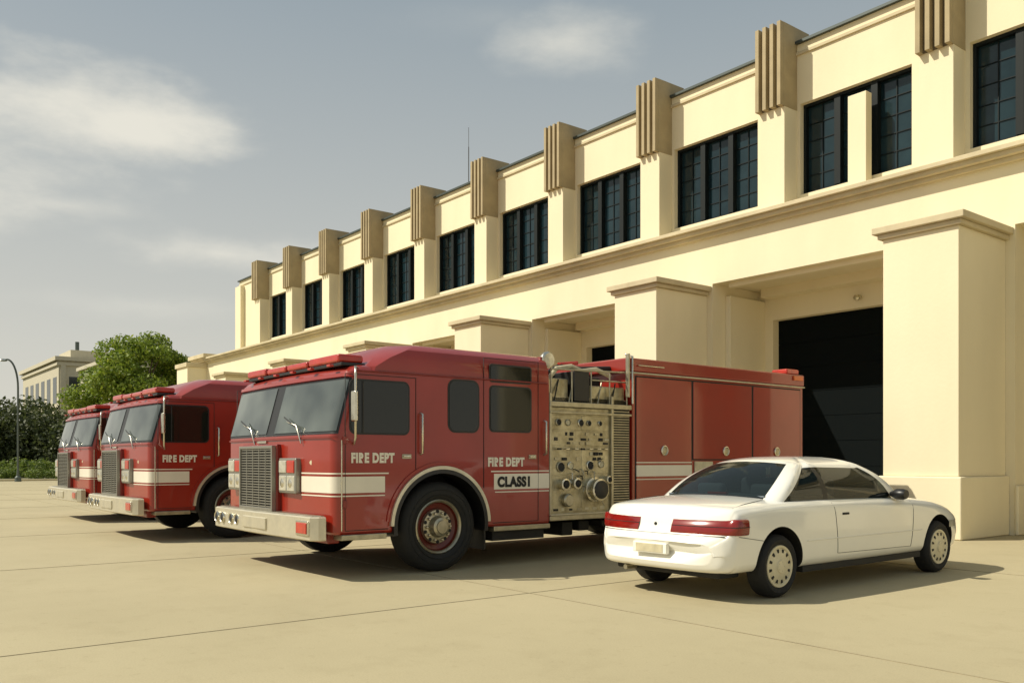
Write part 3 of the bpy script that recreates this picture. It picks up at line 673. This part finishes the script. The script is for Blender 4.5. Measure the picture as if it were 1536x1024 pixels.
# ---------------------------------------------------------------- vegetation
def foliage(name,clumps,nper,leaf,m,parent=None,seed=1):
    g=np.random.default_rng(seed); Vs=[]
    for (c,r) in clumps:
        k=int(nper*(r[0]*r[2]))
        d=g.normal(size=(k,3)); d/=np.linalg.norm(d,axis=1)[:,None]
        rad=g.uniform(.55,1.12,size=(k,1))**.8
        p=np.array(c)+d*rad*np.array(r)
        a=g.normal(size=(k,3)); a/=np.linalg.norm(a,axis=1)[:,None]
        a=a*.6+d*.5+np.array([0,0,.2])
        b=np.cross(a,g.normal(size=(k,3))); b/=np.linalg.norm(b,axis=1)[:,None]
        c2=np.cross(a,b); c2/=np.linalg.norm(c2,axis=1)[:,None]; s=leaf*g.uniform(.5,1.3,size=(k,1))
        q=np.stack([p-b*s,p+c2*s*.6,p+b*s,p-c2*s*.6],axis=1); Vs.append(q.reshape(-1,3))
    V=np.concatenate(Vs); nq=len(V)//4
    me=bpy.data.meshes.new(name); me.vertices.add(len(V)); me.vertices.foreach_set('co',V.astype(np.float32).ravel())
    me.loops.add(len(V)); me.loops.foreach_set('vertex_index',np.arange(len(V),dtype=np.int32))
    me.polygons.add(nq); me.polygons.foreach_set('loop_start',np.arange(0,len(V),4,dtype=np.int32)); me.polygons.foreach_set('loop_total',np.full(nq,4,dtype=np.int32))
    me.materials.append(M[m]); me.update(); me.validate()
    o=bpy.data.objects.new(name,me); COL.objects.link(o)
    if parent:o.parent=parent
    return o
def tree(name,base,H,rx,mk,seed,ncl=34,nper=420,leaf=.16):
    g=random.Random(seed); T=empty(name); x,y=base.x,base.y
    hz=H*.36; cz=H*.60
    def tap(nm,p0,p1,r0,r1):
        p0=Vector(p0);p1=Vector(p1);ax=(p1-p0).normalized();u=ax.orthogonal().normalized();w=ax.cross(u);rg=[]
        for i in range(6):
            t=i/5;c=p0.lerp(p1,t)+Vector((math.sin(t*3)*.1,math.cos(t*2.3)*.1,0))*t;r=r0+(r1-r0)*t
            rg.append([tuple(c+u*r*math.cos(a)+w*r*math.sin(a)) for a in np.linspace(0,2*math.pi,9,endpoint=False)])
        loft(nm,rg,'bark',T,True,True,60)
    tap('trunk',(x,y,-.1),(x,y,cz),.32,.16); cl=[]
    for i in range(ncl):
        a=g.uniform(0,6.283); e=g.uniform(-.75,1); rr=math.sqrt(max(0,1-e*e*.85))*g.uniform(.45,.95)
        c=(x+rx*rr*math.cos(a),y+rx*rr*math.sin(a),cz+e*(H-cz)*.82)
        s=g.uniform(.17,.33)*rx; cl.append((c,(s,s,s*.75)))
        if i%3==0: tap('limb_%d'%i,(x,y,g.uniform(hz*.8,cz)),c,.12,.03)
    foliage('crown',cl,nper,leaf,mk,T,seed); return T
tree('broadleaf_tree',W(203,66),11.0,4.3,'leaf',3,54,560,.14)
tree('broadleaf_tree',W(262,72),9.4,3.0,'leaf',5,28,500,.14)
def mass(name,pxs,d0,d1,h0,h1,mk,seed,n,leaf=.18,nper=300,rs=(1.2,2.2)):
    g=random.Random(seed); cl=[]
    for i in range(n):
        px=g.uniform(*pxs); d=g.uniform(d0,d1); h=g.uniform(h0,h1); r=g.uniform(*rs); p=W(px,d)
        cl.append(((p.x,p.y,max(h-r*.8,.3)),(r,r,r*.85)))
        if h>r*2:
            cl.append(((p.x,p.y,h*.35),(r*1.1,r*1.1,h*.4)))
    return foliage(name,cl,nper,leaf,mk,None,seed)
mass('distant_tree_row',(-330,150),84,98,4.5,7.8,'leafd',21,70,.22,150,(1.3,2.6))
mass('distant_tree_row',(60,300),84,96,3.5,6.0,'leafd',22,36,.22,150,(1.5,2.4))
mass('hedge',(-250,120),76,80,.8,1.7,'shrub',23,44,.12,420,(.7,1.2))
mass('shrub_bed',(-200,105),73,75.5,.4,.95,'shrub',24,50,.09,700,(.4,.75))
# ---------------------------------------------------------------- street lamp
L0=W(27,62); dL=Vector((-R[0],-R[1],0))
SL=empty('street_lamp')
pts=[L0+Vector((0,0,z)) for z in (0,2,4,6.6)]
for i in range(1,11):
    t=i/10*math.pi*.55; pts.append(L0+Vector((0,0,6.6))+dL*(.75*(1-math.cos(t)))*1.05+Vector((0,0,2.0*math.sin(t))))
tube('pole',[tuple(p) for p in pts],.065,'pole',SL,res=5)
e=pts[-1]; lathe('base',[(.22,0),(.2,.3),(.1,.4),(.07,.9)],(L0.x,L0.y,0),'pole',SL,16,'z')
lathe('lamp_head',[(0,.10),(.12,.09),(.24,.02),(.28,-.05),(.2,-.08),(0,-.08)],(e.x+dL.x*.15,e.y+dL.y*.15,e.z-.02),'chrome',SL,20,'z')
# ---------------------------------------------------------------- neighbour building
NB=empty('office_building')
wb=Batch(); gb=Batch(); tb=Batch()
cx_,cy_=W(88,112).x,W(88,112).y
wb.box(cx_-25,cx_,cy_,cy_+22,0,14.2)
tb.box(cx_-25.5,cx_+.5,cy_-.5,cy_+22.5,14.2,14.7); tb.box(cx_-25.2,cx_+.25,cy_-.25,cy_+22.2,13.6,14.0); wb.box(cx_-10,cx_-3,cy_+2,cy_+8,14.7,16.0)
for k in range(6):
    y=cy_+1.2+k*3.4; gb.box(cx_-.2,cx_+.03,y,y+2.0,8.8,12.2); gb.box(cx_-.2,cx_+.03,y,y+2.0,3.5,6.8)
    x=cx_-3.4-k*3.9; gb.box(x,x+2.2,cy_-.03,cy_+.2,8.8,12.2); gb.box(x,x+2.2,cy_-.03,cy_+.2,3.5,6.8)
    tb.box(cx_+.0,cx_+.22,y-1.0,y-.4,0,13.6)
wb.make('walls','neigh',NB); gb.make('windows','neighglass',NB); tb.make('cornice','neigh',NB)
tube('roof_vent',[(cx_-4,cy_+3,16),(cx_-4,cy_+3,17.2)],.25,'pole',NB)
NB2=empty('low_building'); q=W(250,100)
wb=Batch(); wb.box(q.x-14,q.x+6,q.y-6,q.y+16,0,12.3); wb.make('walls','neigh',NB2); wb=Batch(); wb.box(q.x-14.4,q.x+6.4,q.y-6.4,q.y+16.4,12.3,12.7); wb.make('cornice','neigh',NB2)

# ---------------------------------------------------------------- light
to=Vector((-.54,-.84,1)).normalized()
sd=bpy.data.lights.new('sun','SUN'); sd.energy=5.0; sd.angle=math.radians(.5); sd.color=(1,.93,.77)
so=bpy.data.objects.new('sun',sd); COL.objects.link(so); so.rotation_euler=to.to_track_quat('Z','Y').to_euler(); so.location=(-20,-30,50)
Wd=bpy.data.worlds.new('World'); S.world=Wd; Wd.use_nodes=True; nt=Wd.node_tree; N=nt.nodes; Lk=nt.links
bg=N['Background']; bg.inputs[1].default_value=.12
sk=N.new('ShaderNodeTexSky'); sk.sky_type='NISHITA'; sk.sun_disc=False; sk.sun_elevation=math.asin(to.z); sk.sun_rotation=math.atan2(to.x,to.y)%(2*math.pi)
sk.air_density=1.0; sk.dust_density=3; sk.ozone_density=1.0
tc=N.new('ShaderNodeTexCoord'); vn=N.new('ShaderNodeVectorMath'); vn.operation='NORMALIZE'; Lk.new(tc.outputs['Generated'],vn.inputs[0]); D=vn.outputs[0]
sx=N.new('ShaderNodeSeparateXYZ'); Lk.new(D,sx.inputs[0])
mr=N.new('ShaderNodeMapRange'); mr.inputs['From Min'].default_value=0; mr.inputs['From Max'].default_value=.6; mr.inputs['To Min'].default_value=.96; mr.inputs['To Max'].default_value=.78; Lk.new(sx.outputs['Z'],mr.inputs['Value'])
k=1/.12
def mixc(f,a,b):
    x=N.new('ShaderNodeMix'); x.data_type='RGBA'
    if isinstance(f,float): x.inputs[0].default_value=f
    else: Lk.new(f,x.inputs[0])
    if isinstance(a,tuple): x.inputs[6].default_value=(*a,1)
    else: Lk.new(a,x.inputs[6])
    if isinstance(b,tuple): x.inputs[7].default_value=(*b,1)
    else: Lk.new(b,x.inputs[7])
    return x.outputs[2]
mr2=N.new('ShaderNodeMapRange'); mr2.inputs['From Min'].default_value=0; mr2.inputs['From Max'].default_value=.50; Lk.new(sx.outputs['Z'],mr2.inputs['Value'])
haze=mixc(mr2.outputs[0],(.72*k,.69*k,.60*k),(.315*k,.375*k,.40*k))
c=mixc(mr.outputs[0],sk.outputs[0],haze)
nz=N.new('ShaderNodeTexNoise'); nz.inputs['Scale'].default_value=5; nz.inputs['Detail'].default_value=7; nz.inputs['Roughness'].default_value=.58
mp=N.new('ShaderNodeMapping'); mp.inputs['Scale'].default_value=(1,1,2.4); Lk.new(D,mp.inputs[0]); Lk.new(mp.outputs[0],nz.inputs['Vector'])
def math_(op,a,b=None,clamp=False):
    x=N.new('ShaderNodeMath'); x.operation=op; x.use_clamp=clamp
    for i,v in enumerate((a,b)):
        if v is None: continue
        if isinstance(v,(int,float)): x.inputs[i].default_value=v
        else: Lk.new(v,x.inputs[i])
    return x.outputs[0]
acc=None
for px,py,w,h,am in ((60,150,.15,.042,1.0),(190,190,.10,.028,1.0),(855,62,.070,.036,.65),(330,380,.16,.026,.85),(100,308,.09,.015,.6),(230,460,.13,.018,.45),(750,25,.12,.02,.2),(-300,250,.25,.06,.9),(1900,100,.3,.07,.8)):
    u=(px-768)/1320; v=(690-py)/1320
    d=Vector((F[0]+R[0]*u,F[1]+R[1]*u,v)).normalized()
    s=N.new('ShaderNodeVectorMath'); s.operation='SUBTRACT'; Lk.new(D,s.inputs[0]); s.inputs[1].default_value=d
    m2=N.new('ShaderNodeVectorMath'); m2.operation='MULTIPLY'; Lk.new(s.outputs[0],m2.inputs[0]); m2.inputs[1].default_value=(1/w,1/w,1/h)
    l=N.new('ShaderNodeVectorMath'); l.operation='LENGTH'; Lk.new(m2.outputs[0],l.inputs[0])
    f=math_('SUBTRACT',1.25,l.outputs['Value'])
    nn=math_('MULTIPLY',math_('SUBTRACT',nz.outputs[0],.5),3.0)
    f=math_('MULTIPLY',math_('ADD',f,nn),.70,True)
    f=math_('MULTIPLY',f,am)
    acc=f if acc is None else math_('MAXIMUM',acc,f)
ss=N.new('ShaderNodeMapRange'); ss.interpolation_type='SMOOTHSTEP'; Lk.new(acc,ss.inputs['Value']); ss.inputs['To Max'].default_value=.9
c=mixc(ss.outputs[0],c,(.84*k,.81*k,.71*k))
Lk.new(c,bg.inputs[0])
# ---------------------------------------------------------------- camera
cd=bpy.data.cameras.new('camera'); cd.sensor_width=36; cd.lens=36*1320/1536; cd.shift_y=178/1536; cd.clip_end=4000; cd.clip_start=.05
co=bpy.data.objects.new('camera',cd); COL.objects.link(co); co.location=(0,0,1.5); co.rotation_euler=(math.pi/2,0,math.atan2(.786,.618)); S.camera=co
